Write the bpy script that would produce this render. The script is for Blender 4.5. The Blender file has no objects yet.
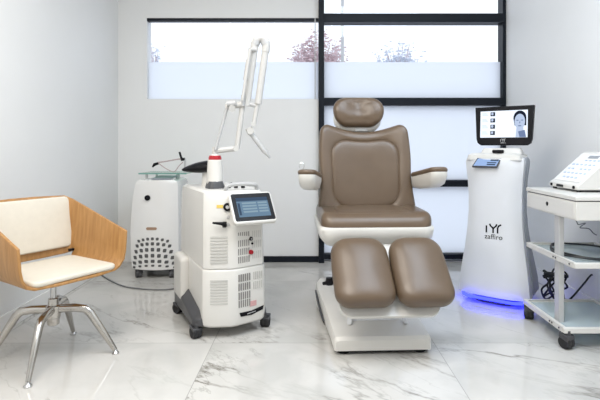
import bpy, bmesh, math, random
from mathutils import Vector, Matrix
random.seed(7)
C = bpy.context.scene.collection
PI = math.pi
F, CX, HY, EYE = 480.0, 309.0, 146.0, 1.07      # focal length (px), vanishing point, eye height


def at(px, py, Y):
    return Vector(((px - CX) * Y / F, Y, EYE - (py - HY) * Y / F))


# ------------------------------------------------------------------ materials
def _nodes(name):
    m = bpy.data.materials.new(name)
    m.use_nodes = True
    nt = m.node_tree
    nt.nodes.clear()
    out = nt.nodes.new('ShaderNodeOutputMaterial')
    return m, nt, out


def N(nt, typ, **kw):
    n = nt.nodes.new(typ)
    for k, v in kw.items():
        if k in n.inputs:
            n.inputs[k].default_value = v
        else:
            setattr(n, k, v)
    return n


def mat(name, col, rough=0.5, metal=0.0, var=0.04, scale=30.0, bump=0.0, bscale=200.0, coat=0.0, ior=1.5):
    m, nt, out = _nodes(name)
    b = N(nt, 'ShaderNodeBsdfPrincipled')
    b.inputs['Roughness'].default_value = rough
    b.inputs['Metallic'].default_value = metal
    b.inputs['IOR'].default_value = ior
    b.inputs['Coat Weight'].default_value = coat
    tc = N(nt, 'ShaderNodeTexCoord')
    no = N(nt, 'ShaderNodeTexNoise', Scale=scale, Detail=3.0)
    nt.links.new(tc.outputs['Object'], no.inputs['Vector'])
    r = N(nt, 'ShaderNodeValToRGB')
    r.color_ramp.elements[0].position = 0.3
    r.color_ramp.elements[1].position = 0.7
    r.color_ramp.elements[0].color = tuple(c * (1 - var) for c in col) + (1,)
    r.color_ramp.elements[1].color = tuple(min(1, c * (1 + var)) for c in col) + (1,)
    nt.links.new(no.outputs['Fac'], r.inputs['Fac'])
    nt.links.new(r.outputs['Color'], b.inputs['Base Color'])
    if bump:
        n2 = N(nt, 'ShaderNodeTexNoise', Scale=bscale, Detail=2.0)
        nt.links.new(tc.outputs['Object'], n2.inputs['Vector'])
        bp = N(nt, 'ShaderNodeBump', Strength=bump, Distance=0.002)
        nt.links.new(n2.outputs['Fac'], bp.inputs['Height'])
        nt.links.new(bp.outputs['Normal'], b.inputs['Normal'])
    nt.links.new(b.outputs['BSDF'], out.inputs['Surface'])
    return m


def emit(name, col, s=1.0):
    m, nt, out = _nodes(name)
    e = N(nt, 'ShaderNodeEmission', Color=tuple(col) + (1,), Strength=s)
    nt.links.new(e.outputs[0], out.inputs['Surface'])
    return m


def glass(name, tint, milk=0.0):
    m, nt, out = _nodes(name)
    L = nt.links.new
    t = N(nt, 'ShaderNodeBsdfTransparent', Color=tuple(tint) + (1,))
    d = N(nt, 'ShaderNodeBsdfDiffuse', Color=tuple(min(1, c * .95) for c in tint) + (1,))
    m0 = N(nt, 'ShaderNodeMixShader')
    m0.inputs[0].default_value = milk
    L(t.outputs[0], m0.inputs[1])
    L(d.outputs[0], m0.inputs[2])
    g = N(nt, 'ShaderNodeBsdfGlossy', Roughness=0.03)
    lw = N(nt, 'ShaderNodeLayerWeight')
    p = N(nt, 'ShaderNodeMath', operation='POWER')
    p.inputs[1].default_value = 4.0
    L(lw.outputs['Facing'], p.inputs[0])
    q = N(nt, 'ShaderNodeMath', operation='MULTIPLY_ADD')
    q.inputs[1].default_value = 0.7
    q.inputs[2].default_value = 0.04
    L(p.outputs[0], q.inputs[0])
    mx = N(nt, 'ShaderNodeMixShader')
    L(q.outputs[0], mx.inputs[0])
    L(m0.outputs[0], mx.inputs[1])
    L(g.outputs[0], mx.inputs[2])
    L(mx.outputs[0], out.inputs['Surface'])
    return m


def frosted(name, col):
    m, nt, out = _nodes(name)
    t = N(nt, 'ShaderNodeBsdfTranslucent', Color=tuple(col) + (1,))
    d = N(nt, 'ShaderNodeBsdfDiffuse', Color=(.85, .88, .92, 1))
    mx = N(nt, 'ShaderNodeMixShader')
    mx.inputs[0].default_value = 0.14
    nt.links.new(t.outputs[0], mx.inputs[1])
    nt.links.new(d.outputs[0], mx.inputs[2])
    nt.links.new(mx.outputs[0], out.inputs['Surface'])
    return m


def marble():
    m, nt, out = _nodes('polished_marble_tile')
    L = nt.links.new
    b = N(nt, 'ShaderNodeBsdfPrincipled')
    b.inputs['Roughness'].default_value = 0.07
    b.inputs['IOR'].default_value = 1.62
    tc = N(nt, 'ShaderNodeTexCoord')
    sep = N(nt, 'ShaderNodeSeparateXYZ')
    L(tc.outputs['Object'], sep.inputs[0])

    def M(op, a, bb=None, c=None):
        n = N(nt, 'ShaderNodeMath', operation=op)
        for i, v in enumerate((a, bb, c)):
            if v is None:
                continue
            if isinstance(v, (int, float)):
                n.inputs[i].default_value = v
            else:
                L(v, n.inputs[i])
        return n.outputs[0]

    def line(sock, off):
        u = M('DIVIDE', M('SUBTRACT', sock, off), 1.2)
        fr = M('FRACT', u)
        d = M('MINIMUM', fr, M('SUBTRACT', 1.0, fr))
        return M('LESS_THAN', d, 0.0016), M('FLOOR', u)
    gx, ix = line(sep.outputs['X'], -0.5215)
    gy, iy = line(sep.outputs['Y'], 2.607)
    grout = M('MAXIMUM', gx, gy)
    cell = M('ADD', M('MULTIPLY', ix, 3.7), M('MULTIPLY', iy, 7.3))
    # shift the pattern per tile
    comb = N(nt, 'ShaderNodeCombineXYZ')
    L(cell, comb.inputs['Z'])
    va = N(nt, 'ShaderNodeVectorMath', operation='ADD')
    L(tc.outputs['Object'], va.inputs[0])
    L(comb.outputs[0], va.inputs[1])

    def veins(rotz, scale, width, seedz, dist):
        mp = N(nt, 'ShaderNodeMapping')
        mp.inputs['Scale'].default_value = (0.5, 1.7, 1.0)
        mp.inputs['Location'].default_value = (seedz, seedz * .7, seedz)
        m0 = N(nt, 'ShaderNodeMapping')
        m0.inputs['Rotation'].default_value = (0, 0, rotz)
        L(va.outputs[0], m0.inputs['Vector'])
        L(m0.outputs[0], mp.inputs['Vector'])
        no = N(nt, 'ShaderNodeTexNoise', Scale=scale, Detail=7.0, Roughness=0.62, Distortion=dist)
        L(mp.outputs[0], no.inputs['Vector'])
        d = M('ABSOLUTE', M('SUBTRACT', no.outputs['Fac'], 0.5))
        v = M('SUBTRACT', 1.0, M('DIVIDE', d, width))
        return M('POWER', M('MAXIMUM', v, 0.0), 1.4)
    v1 = veins(0.62, 0.75, 0.015, 3.1, 0.4)
    v2 = veins(0.85, 1.5, 0.011, 9.4, 0.5)
    msk = N(nt, 'ShaderNodeTexNoise', Scale=1.5, Detail=2.0)
    L(va.outputs[0], msk.inputs['Vector'])
    mk = N(nt, 'ShaderNodeMapRange')
    mk.inputs[1].default_value = 0.42
    mk.inputs[2].default_value = 0.66
    L(msk.outputs['Fac'], mk.inputs[0])
    v1m = M('MULTIPLY', v1, M('ADD', M('MULTIPLY', mk.outputs[0], 0.8), 0.14))
    vv = M('MINIMUM', M('ADD', v1m, M('MULTIPLY', M('MULTIPLY', v2, mk.outputs[0]), 0.5)), 1.0)
    cl = N(nt, 'ShaderNodeTexNoise', Scale=2.2, Detail=5.0, Distortion=0.5)
    L(va.outputs[0], cl.inputs['Vector'])
    base = N(nt, 'ShaderNodeValToRGB')
    base.color_ramp.elements[0].position = 0.36
    base.color_ramp.elements[0].color = (.50, .49, .465, 1)
    base.color_ramp.elements[1].position = 0.55
    base.color_ramp.elements[1].color = (.60, .585, .555, 1)
    L(cl.outputs['Fac'], base.inputs['Fac'])
    mx = N(nt, 'ShaderNodeMixRGB')
    mx.inputs[2].default_value = (.17, .155, .13, 1)
    L(M('MULTIPLY', vv, 0.95), mx.inputs[0])
    L(base.outputs[0], mx.inputs[1])
    mg = N(nt, 'ShaderNodeMixRGB')
    mg.inputs[2].default_value = (.36, .35, .33, 1)
    L(grout, mg.inputs[0])
    L(mx.outputs[0], mg.inputs[1])
    L(mg.outputs[0], b.inputs['Base Color'])
    L(b.outputs[0], out.inputs['Surface'])
    return m


def wood():
    m, nt, out = _nodes('oak_veneer')
    L = nt.links.new
    b = N(nt, 'ShaderNodeBsdfPrincipled', Roughness=0.42)
    tc = N(nt, 'ShaderNodeTexCoord')
    mp = N(nt, 'ShaderNodeMapping')
    mp.inputs['Scale'].default_value = (26, 26, 2.2)
    L(tc.outputs['Object'], mp.inputs['Vector'])
    no = N(nt, 'ShaderNodeTexNoise', Scale=2.0, Detail=5.0, Distortion=0.4)
    L(mp.outputs[0], no.inputs['Vector'])
    r = N(nt, 'ShaderNodeValToRGB')
    r.color_ramp.elements[0].position = 0.3
    r.color_ramp.elements[0].color = (.34, .165, .050, 1)
    r.color_ramp.elements[1].position = 0.7
    r.color_ramp.elements[1].color = (.47, .25, .088, 1)
    L(no.outputs['Fac'], r.inputs['Fac'])
    L(r.outputs[0], b.inputs['Base Color'])
    L(b.outputs[0], out.inputs['Surface'])
    return m


WALL = mat('wall_paint', (.80, .80, .79), .55, var=.01, scale=3)
CEIL = mat('ceiling_paint', (.85, .85, .84), .8, var=.01)
FLOOR = marble()
WOOD = wood()
WHITE = mat('white_plastic', (.70, .685, .65), .32, var=.01, scale=8)
ARMW = mat('arm_white', (.56, .55, .53), .3, var=.01)
GLOSSW = mat('gloss_white', (.82, .81, .79), .18, var=.01, scale=8, coat=.3)
COOLW = mat('cool_white_plastic', (.76, .77, .79), .35, var=.01, scale=8)
LEATHER = mat('taupe_leather', (.120, .081, .051), .33, var=.06, scale=9, bump=.12, bscale=350)
CREAM = mat('cream_upholstery', (.68, .635, .545), .55, var=.02, bump=.15, bscale=300)
CHROME = mat('brushed_chrome', (.52, .50, .47), .2, metal=1, var=.03)
STEEL = mat('steel', (.55, .55, .55), .3, metal=1, var=.03)
DARK = mat('dark_frame', (.012, .015, .021), .4, var=.05, ior=1.25)
BLACK = mat('black_plastic', (.008, .008, .010), .35, var=.05, ior=1.25)
CHAR = mat('charcoal_plastic', (.06, .06, .065), .4, var=.05)
GREY = mat('grey_plastic', (.27, .29, .32), .4, var=.03)
LGREY = mat('light_grey_plastic', (.48, .48, .48), .4, var=.03)
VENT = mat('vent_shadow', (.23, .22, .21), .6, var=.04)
VENTD = mat('dark_slot', (.10, .10, .10), .6, var=.04)
EMB = mat('embossed_plastic', (.55, .54, .51), .4, var=.01)
RED = mat('red_plastic', (.38, .008, .018), .3, var=.03)
YELLOW = mat('yellow_sticker', (.75, .55, .12), .5, var=.03)
PINK = mat('pink_sticker', (.62, .36, .36), .5, var=.1, scale=150)
BROWN = mat('brown_badge', (.36, .23, .15), .45, var=.05)
FILMY = mat('frosted_polymer', (.66, .70, .78), .35, var=.02)
BLUEKEY = mat('blue_key', (.42, .52, .70), .5, var=.05)
CABLE = mat('black_cable', (.015, .017, .02), .45, var=.05)
GCABLE = mat('grey_cable', (.16, .165, .17), .5, var=.05)
RUBBER = mat('black_rubber', (.014, .014, .016), .55, var=.05)
SKINNYWIRE = mat('rose_wire', (.46, .36, .35), .4, var=.05)
TRAYGLASS = glass('tray_glass', (.80, .91, .93), .55)
SHELFGLASS = glass('shelf_glass', (.72, .88, .82))
GEDGE = mat('glass_edge', (.16, .34, .29), .2, var=.03)
CLEAR = glass('window_glass', (.97, .98, 1.0))
FROST = frosted('frosted_film', (.93, .95, .985))
GROUND = mat('pale_paving', (.62, .63, .66), .8, var=.05, scale=2)
BARK = mat('hazed_bark', (.60, .50, .52), .8, var=.1)  # bright outdoor haze put into the bark colour
LEAFR = mat('hazed_rust_leaf', (.62, .46, .48), .7, var=.15)  # reddish brown paled in the colour itself, for overexposed haze
LEAFB = mat('hazed_blue_leaf', (.66, .71, .80), .7, var=.12)  # bluish leaf tone with the washed-out haze mixed in
LED = emit('blue_led', (.015, .02, 1.0), 8)
SCRBLUE = emit('screen_blue', (.15, .24, .34), .8)
SCRLITE = emit('screen_pale', (.27, .38, .46), .8)
SCRDARK = emit('screen_navy', (.05, .08, .13), .9)
SCRWHITE = emit('screen_white', (.80, .88, 1.0), .95)
SCRSKIN = emit('screen_portrait', (.42, .50, .66), .95)
SCRSHADE = emit('screen_portrait_shade', (.14, .19, .32), .95)
SCRINK = emit('screen_ink', (.012, .016, .03), .9)
TABLET = emit('tablet_blue', (.32, .46, .75), .85)


# ------------------------------------------------------------------ mesh helpers
I4 = Matrix.Identity(4)


def V(*a):
    return Vector(a)


def face(bm, vs):
    try:
        return bm.faces.new(vs)
    except ValueError:
        return None


def box(bm, x0, x1, y0, y1, z0, z1, M=I4):
    v = [bm.verts.new(M @ Vector(p)) for p in ((x0, y0, z0), (x1, y0, z0), (x1, y1, z0), (x0, y1, z0),
                                               (x0, y0, z1), (x1, y0, z1), (x1, y1, z1), (x0, y1, z1))]
    for f in ((0, 3, 2, 1), (4, 5, 6, 7), (0, 1, 5, 4), (1, 2, 6, 5), (2, 3, 7, 6), (3, 0, 4, 7)):
        face(bm, [v[i] for i in f])


def loft(bm, rings, cap=True, close=True):
    vr = [[bm.verts.new(p) for p in r] for r in rings]
    n = len(vr[0])
    for a, b in zip(vr[:-1], vr[1:]):
        for i in range(n if close else n - 1):
            j = (i + 1) % n
            face(bm, [a[i], a[j], b[j], b[i]])
    if cap:
        face(bm, list(reversed(vr[0])))
        face(bm, vr[-1])
    return vr


def tube(bm, pts, r, n=10, flat=1.0):
    pts = [Vector(p) for p in pts]
    rs = r if isinstance(r, (list, tuple)) else [r] * len(pts)
    rings = []
    up = None
    for i, p in enumerate(pts):
        d = (pts[min(i + 1, len(pts) - 1)] - pts[max(i - 1, 0)]).normalized()
        if up is None:
            up = Vector((0, 0, 1)) if abs(d.z) < .9 else Vector((0, 1, 0))
        a = d.cross(up).normalized()
        up = a.cross(d).normalized()
        rings.append([p + (a * math.cos(2 * PI * k / n) * flat + up * math.sin(2 * PI * k / n)) * rs[i] for k in range(n)])
    loft(bm, rings)


def spline(pts, sub=6):
    pts = [Vector(p) for p in pts]
    out = []
    for i in range(len(pts) - 1):
        p0, p1, p2, p3 = pts[max(i - 1, 0)], pts[i], pts[i + 1], pts[min(i + 2, len(pts) - 1)]
        for k in range(sub):
            t = k / sub
            out.append(.5 * ((2 * p1) + (p2 - p0) * t + (2 * p0 - 5 * p1 + 4 * p2 - p3) * t * t + (3 * p1 - p0 - 3 * p2 + p3) * t ** 3))
    out.append(pts[-1])
    return out


def lathe(bm, prof, M=I4, n=24):
    rings = [[M @ Vector((r * math.cos(2 * PI * k / n), r * math.sin(2 * PI * k / n), z)) for k in range(n)] for r, z in prof]
    loft(bm, rings)


def cyl(bm, p, q, r, n=18, r2=None):
    tube(bm, [p, q], [r, r if r2 is None else r2], n)


def prism(bm, poly, vec):
    vec = Vector(vec)
    loft(bm, [[Vector(p) for p in poly], [Vector(p) + vec for p in poly]])


def rrect(w, h, r, nc=6, ns=4):
    r = max(min(r, w / 2 - 1e-5, h / 2 - 1e-5), 1e-5)
    out = []
    cs = ((w / 2 - r, h / 2 - r, 0), (-w / 2 + r, h / 2 - r, 90), (-w / 2 + r, -h / 2 + r, 180), (w / 2 - r, -h / 2 + r, 270))
    for ci, (cx, cy, a0) in enumerate(cs):
        arc = [(cx + r * math.cos(math.radians(a0 + 90 * k / nc)), cy + r * math.sin(math.radians(a0 + 90 * k / nc))) for k in range(nc + 1)]
        out += arc
        nx, ny, na = cs[(ci + 1) % 4]
        e = (nx + r * math.cos(math.radians(na)), ny + r * math.sin(math.radians(na)))
        s = arc[-1]
        for k in range(1, ns):
            t = k / ns
            out.append((s[0] + (e[0] - s[0]) * t, s[1] + (e[1] - s[1]) * t))
    return out


def fr(o, u, v):
    u = Vector(u).normalized()
    v = Vector(v).normalized()
    n = u.cross(v)
    M = Matrix.Identity(4)
    for i in range(3):
        M[i][0], M[i][1], M[i][2], M[i][3] = u[i], v[i], n[i], o[i]
    return M


def pillow(bm, w, h, t, r, edge, puff=0.0, M=I4, warp=None, inner=None, ir=None, bot=1.0, nc=7, ns=6):
    """cushion: rounded outline w x h, thickness t along n, rounded edge, puffed face"""
    prof = [(None, -t / 2, edge)]
    for k in range(1, 7):
        a = -PI / 2 + PI * k / 7
        prof.append((None, (t / 2) * math.sin(a), edge * (1 - math.cos(a))))
    prof.append((None, t / 2, edge))
    rings = []
    for _, nn, ins in prof:
        rings.append([(x, y, nn) for x, y in rrect(w - 2 * ins, h - 2 * ins, r - ins * .6, nc, ns)])
    inner = inner or [(s, puff * (1 - s * s)) for s in (.85, .7, .5, .3, .12)]
    for s, dn in inner:
        rings.append([(x, y * (bot if s < .9 and y < 0 else 1), t / 2 + dn) for x, y in rrect((w - 2 * edge) * s, (h - 2 * edge) * s, ir * s if ir and s < .9 else (r - edge * .6) * s, nc, ns)])
    f = warp or (lambda u, v, n: (u, v, n))
    loft(bm, [[M @ Vector(f(*p)) for p in rg] for rg in rings])


def obj(name, bm, material, parent=None, smooth=True, bevel=0.0, seg=2, subsurf=0, solid=0.0, ang=35):
    bmesh.ops.remove_doubles(bm, verts=bm.verts, dist=1e-6)
    bmesh.ops.recalc_face_normals(bm, faces=bm.faces)
    me = bpy.data.meshes.new(name)
    bm.to_mesh(me)
    bm.free()
    me.materials.append(material)
    if smooth:
        for p in me.polygons:
            p.use_smooth = True
        try:
            me.set_sharp_from_angle(angle=math.radians(ang))
        except Exception:
            pass
    o = bpy.data.objects.new(name, me)
    C.objects.link(o)
    if parent:
        o.parent = parent
    if solid:
        md = o.modifiers.new('solid', 'SOLIDIFY')
        md.thickness = solid
        md.offset = 0
    if bevel:
        md = o.modifiers.new('bevel', 'BEVEL')
        md.width = bevel
        md.segments = seg
        md.limit_method = 'ANGLE'
        md.angle_limit = math.radians(40)
        md.harden_normals = False
    if subsurf:
        md = o.modifiers.new('sub', 'SUBSURF')
        md.levels = md.render_levels = subsurf
    return o


def B():
    return bmesh.new()


def boxo(name, x0, x1, y0, y1, z0, z1, m, parent=None, bevel=0.0, M=I4, seg=2):
    bm = B()
    box(bm, x0, x1, y0, y1, z0, z1, M)
    return obj(name, bm, m, parent, smooth=bevel > 0, bevel=bevel, seg=seg)


def tag(o, label, cat, group=None):
    o['label'] = label
    o['category'] = cat
    if group:
        o['group'] = group
    return o


def thing(name, label, cat, loc=(0, 0, 0), rz=0.0, group=None):
    o = bpy.data.objects.new(name, None)
    o.empty_display_size = .1
    C.objects.link(o)
    o.location = loc
    o.rotation_euler = (0, 0, rz)
    return tag(o, label, cat, group)


def inv(root):
    return (Matrix.Translation(root.location) @ Matrix.Rotation(root.rotation_euler[2], 4, 'Z')).inverted()


def struct(o):
    o['kind'] = 'structure'
    return o


def text_bm(s, size, M, depth=.001):
    cu = bpy.data.curves.new('lettering', 'FONT')
    cu.body = s
    cu.size = size
    cu.align_x = 'CENTER'
    cu.extrude = depth
    tmp = bpy.data.objects.new('lettering', cu)
    C.objects.link(tmp)
    bpy.context.view_layer.update()
    me = bpy.data.meshes.new_from_object(tmp.evaluated_get(bpy.context.evaluated_depsgraph_get()))
    bm = B()
    bm.from_mesh(me)
    bm.transform(M)
    bpy.data.objects.remove(tmp)
    bpy.data.curves.remove(cu)
    bpy.data.meshes.remove(me)
    return bm


# ------------------------------------------------------------------ room shell
XL, XR, YB, YF, ZC = -1.762, 1.812, 4.43, -1.9, 3.0
S = YB / F


def wx(px):
    return (px - CX) * S


def wz(py):
    return EYE - (py - HY) * S


struct(boxo('floor', XL - .1, XR + .1, YF - .1, YB + .12, -.1, 0, FLOOR))
struct(boxo('ceiling', XL - .1, XR + .1, YF - .1, YB + .12, ZC, ZC + .1, CEIL))
struct(boxo('wall_left', XL - .1, XL, YF - .1, YB + .12, 0, ZC, WALL))
struct(boxo('wall_right', XR, XR + .1, YF - .1, YB + .12, 0, ZC, WALL))
struct(boxo('wall_front', XL, XR, YF - .1, YF, 0, ZC, WALL))
bm = B()
box(bm, XL, wx(147), YB, YB + .12, 0, ZC)                       # strip beside the window
box(bm, wx(147), wx(318.5), YB, YB + .12, wz(18.2), ZC)         # lintel
box(bm, wx(147), wx(318.5), YB, YB + .12, 0, wz(99))            # panel under the window
struct(obj('wall_back', bm, WALL, smooth=False))
# skirtings
struct(boxo('baseboard_left', XL, XL + .012, YF, YB, 0, .10, GLOSSW, bevel=.003))
struct(boxo('baseboard_right', XR - .012, XR, YF, YB, 0, .10, GLOSSW, bevel=.003))
struct(boxo('baseboard_back', wx(147), wx(318.5), YB - .014, YB, 0, .055, DARK, bevel=.003))

# window 1: the strip window on the left
w1 = bpy.data.objects.new('window_1', None)
C.objects.link(w1)
struct(w1)
bm = B()
box(bm, wx(147), wx(318.5), YB - .004, YB + .06, wz(21), wz(18.2))
obj('window_frame', bm, DARK, w1, smooth=False)
boxo('glass_pane', wx(147), wx(318.5), YB + .04, YB + .046, wz(61.3), wz(21), CLEAR, w1)
boxo('frosted_pane', wx(147), wx(318.5), YB + .04, YB + .046, wz(99), wz(61.3), FROST, w1)
# window 2: the tall glazing on the right
w2 = bpy.data.objects.new('window_2', None)
C.objects.link(w2)
struct(w2)
bm = B()
box(bm, wx(318.5), wx(324), YB - .05, YB + .10, 0, ZC)
obj('mullion', bm, DARK, w2, bevel=.003)
boxo('mullion', wx(502), wx(505.3), YB - .02, YB + .10, 0, ZC, DARK, w2, bevel=.003)
for ya, yb, d in ((14.2, 22.8, .03), (98, 105.5, .03), (180, 186.5, .03), (253.5, 258.5, .03)):
    boxo('transom', wx(324), wx(502), YB - d, YB + .10, wz(yb), wz(ya), DARK, w2, bevel=.002)
boxo('transom', wx(324), wx(502), YB - .004, YB + .08, 0, .012, LGREY, w2)
for ya, yb, mm, nm in ((-63, 14.2, CLEAR, 'glass_pane'), (22.8, 61.3, CLEAR, 'glass_pane'), (61.3, 98, FROST, 'frosted_pane'),
                       (105.5, 180, FROST, 'frosted_pane'), (186.5, 253.5, FROST, 'frosted_pane'), (258.5, 261, FROST, 'frosted_pane')):
    boxo(nm, wx(324), wx(502), YB + .04, YB + .046, wz(yb), min(wz(ya), ZC), mm, w2)
bm = B()
box(bm, wx(314.6), wx(315.6), YB - .006, YB + .03, wz(99), wz(18.2))
obj('frame_bead', bm, LGREY, w1, smooth=False)

# outdoors
struct(boxo('ground', -40, 40, YB + .12, 60, -.12, -.02, GROUND))


def tree(name, label, cat, px, Y, zt, zb, hw, leaf, nb, nl):
    x = (px - CX) * Y / F
    root = thing(name, label, cat, (x, Y, -.02))
    bm = B()
    tube(bm, [(0, 0, 0), (0.03, 0, zb * .5), (0, 0, zb)], [.07, .055, .045], 8)
    tips = []
    for _ in range(nb):
        a, s = random.uniform(0, 2 * PI), math.sqrt(random.random())
        tip = V(math.cos(a) * hw * s, math.sin(a) * hw * s, zb + (zt - zb) * random.uniform(.35, 1) * math.sqrt(1.05 - s * s * .85))
        mid = V(tip.x * .45, tip.y * .45, zb + (tip.z - zb) * .4)
        tube(bm, [(0, 0, zb * random.uniform(.8, 1)), mid, tip], [.03, .018, .008], 5)
        tips += [mid.lerp(tip, t) for t in (.4, .7, 1)]
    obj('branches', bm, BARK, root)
    bm = B()
    for _ in range(nl):
        p = random.choice(tips) + V(random.gauss(0, .09), random.gauss(0, .09), random.gauss(0, .09))
        s = random.uniform(.04, .08)
        R = Matrix.Translation(p) @ Matrix.Rotation(random.uniform(0, 6.3), 4, 'Z') @ Matrix.Rotation(random.uniform(0, 3.1), 4, 'X')
        v = [bm.verts.new(R @ V(*q)) for q in ((-s, 0, 0), (0, -s * .5, .004), (s, 0, 0), (0, s * .5, .004))]
        face(bm, v)
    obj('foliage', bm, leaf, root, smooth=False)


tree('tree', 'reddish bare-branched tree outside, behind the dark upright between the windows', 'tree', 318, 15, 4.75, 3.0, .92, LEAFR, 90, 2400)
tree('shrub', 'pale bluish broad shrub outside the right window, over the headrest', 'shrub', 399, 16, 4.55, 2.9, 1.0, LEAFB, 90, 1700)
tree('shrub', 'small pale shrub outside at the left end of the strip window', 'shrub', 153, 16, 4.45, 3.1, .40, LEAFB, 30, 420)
bm = B()
lathe(bm, [(.07, 0), (.07, .3), (.045, .35), (.04, 7.2)], Matrix.Translation(V((342.5 - CX) * 13 / F, 13, -.02)), 10)
tag(obj('street_pole', bm, LGREY), 'thin grey pole outside the right window, beside the dark upright', 'pole')

# ------------------------------------------------------------------ armchair
ch = thing('armchair', 'oak-veneer armchair with cream seat and polished four-leg swivel base', 'chair', (-1.294, 2.43, 0), math.radians(58))
bm = B()
half = []
for t in (0, .33, .66, 1):
    y = -.21 + .40 * t
    lean = .05 * t
    top = .62 + .145 * t
    wt = .276 - .022 * t
    lip = -.012 * (1 - t)
    half.append([(wt, y + lean, top), (wt - .008, y + lean * .6, .43 + (top - .43) * .45), (wt - .017 - .005 * t, y + lean * .2, .474),
                 (wt - .040, y + .005, .440), (.205, y, .428), (.10, y + lip, .425), (0, y + lip, .425)])
rows = [[V(-x, y, z) for x, y, z in h] + [V(x, y, z) for x, y, z in reversed(h[:-1])] for h in half]
vr = loft(bm, rows, cap=False, close=False)
# bent corners and back band
L0, L1, L2 = vr[3][0], vr[3][1], vr[3][2]
R0, R1, R2 = vr[3][-1], vr[3][-2], vr[3][-3]
tp = [bm.verts.new(p) for p in (V(-.228, .285, .785), V(-.07, .30, .79), V(.07, .30, .79), V(.228, .285, .785))]
md = [bm.verts.new(p) for p in (V(-.216, .253, .60), V(-.07, .265, .60), V(.07, .265, .60), V(.216, .253, .60))]
lo = [bm.verts.new(p) for p in (V(-.195, .228, .462), V(-.07, .236, .458), V(.07, .236, .458), V(.195, .228, .462))]
t3, m3, b3 = [L0] + tp + [R0], [L1] + md + [R1], [L2] + lo + [R2]
for i in range(5):
    face(bm, [t3[i], t3[i + 1], m3[i + 1], m3[i]])
    face(bm, [m3[i], m3[i + 1], b3[i + 1], b3[i]])
obj('shell', bm, WOOD, ch, solid=.014, bevel=.003, ang=28)
bm = B()
pillow(bm, .435, .415, .026, .04, .010, .006, fr((0, -.012, .446), (1, 0, 0), (0, 1, 0)))
obj('seat_pad', bm, CREAM, ch)
bm = B()
pillow(bm, .485, .285, .026, .03, .010, .006, fr((0, .246, .640), (1, 0, 0), (0, .165, .986)))
obj('back_pad', bm, CREAM, ch)
for s in (-1, 1):
    boxo('back_bracket', s * .218 - .02, s * .218 + .02, .185, .20, .478, .491, BLACK, ch, bevel=.002)
bm = B()
lathe(bm, [(.014, .27), (.014, .40), (.07, .405), (.07, .418)])
obj('gas_column', bm, STEEL, ch)
bm = B()
lathe(bm, [(.022, .165), (.028, .170), (.030, .20), (.034, .205), (.036, .262), (.026, .268), (.024, .30), (.017, .303)])
obj('hub', bm, CHROME, ch)
bm = B()
tube(bm, spline([(.02, .02, .275), (.05, .045, .285), (.075, .06, .275)], 4), .011, 8)
obj('tilt_lever', bm, STEEL, ch)
a0 = math.radians(8.5 - 58)
for k in range(4):
    a = a0 + k * PI / 2
    d = V(math.cos(a), math.sin(a), 0)
    bm = B()
    tube(bm, [d * .02 + V(0, 0, .246), d * .10 + V(0, 0, .247), d * .152 + V(0, 0, .240), d * .176 + V(0, 0, .218), d * .24 + V(0, 0, .115), d * .297 + V(0, 0, .02)],
         [.022, .0215, .022, .021, .0175, .0125], 12, flat=.85)
    lg = obj('leg', bm, CHROME, ch)
    bm = B()
    lathe(bm, [(.017, 0), (.018, .006), (.012, .012), (.006, .022)], Matrix.Translation(d * .30), 14)
    obj('glide', bm, STEEL, lg)


# ------------------------------------------------------------------ shared parts
def caster(parent, x, y, yaw, R=.035, z0=0.0, top=.07, wheelmat=RUBBER, forkmat=CHAR, twin=True, gap=.012, wt=.013):
    """swivel caster standing on the floor: fork, stem and wheels"""
    M = Matrix.Translation(V(x, y, z0)) @ Matrix.Rotation(yaw, 4, 'Z')
    off = .012
    bm = B()
    cyl(bm, M @ V(0, -off, top - .02), M @ V(0, -off, top + .012), .012, 10)
    prism(bm, [M @ V(-gap - wt - .003, -off - .016, R * 1.25), M @ V(gap + wt + .003, -off - .016, R * 1.25),
               M @ V(gap + wt + .003, R * .7, R * 1.7), M @ V(-gap - wt - .003, R * .7, R * 1.7)], (0, 0, max(.008, top - R * 1.7)))
    box(bm, -.005, .005, -.012, .012, R * .8, R * 1.6, M)
    fk = obj('caster', bm, forkmat, parent, bevel=.002)
    for s in ((-1, 1) if twin else (0,)):
        bm = B()
        Mw = M @ Matrix.Translation(V(s * gap, 0, R)) @ Matrix.Rotation(PI / 2, 4, 'Y')
        lathe(bm, [(R * .45, -wt * .5), (R * .92, -wt), (R, -wt * .6), (R, wt * .6), (R * .92, wt), (R * .45, wt * .5)], Mw, 20)
        w = obj('wheel', bm, wheelmat, fk)
    return fk


# ------------------------------------------------------------------ front laser machine
TH = math.radians(27)
l1 = thing('laser_machine', 'tall white wheeled laser machine with tilted touchscreen and jointed arm', 'medical device', (-.54, 2.95, 0), TH)
I1 = inv(l1)
PLAN = [(-.178, -.235), (-.150, -.268), (-.030, -.318), (.005, -.316), (.165, -.283), (.183, -.262), (.183, .34), (.165, .36), (-.160, .36), (-.178, .34)]


def plan(sx, sy, z, dy=0.0):
    return [V(x * sx, y * sy + dy, z) for x, y in PLAN]


bm = B()
loft(bm, [plan(.93, .93, .060), plan(.985, .985, .075), plan(1.01, 1.01, .12), plan(1.0, 1.0, .36), plan(.985, .985, .383), plan(.95, .96, .386)])
obj('lower_body', bm, WHITE, l1, bevel=.006, ang=30)
bm = B()
loft(bm, [plan(.96, .97, .386), plan(.975, .985, .390), plan(.965, .975, .60), plan(.955, .96, .76), plan(.93, .92, .806), plan(.86, .86, .820)])
obj('upper_body', bm, WHITE, l1, bevel=.006, ang=30)
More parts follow.
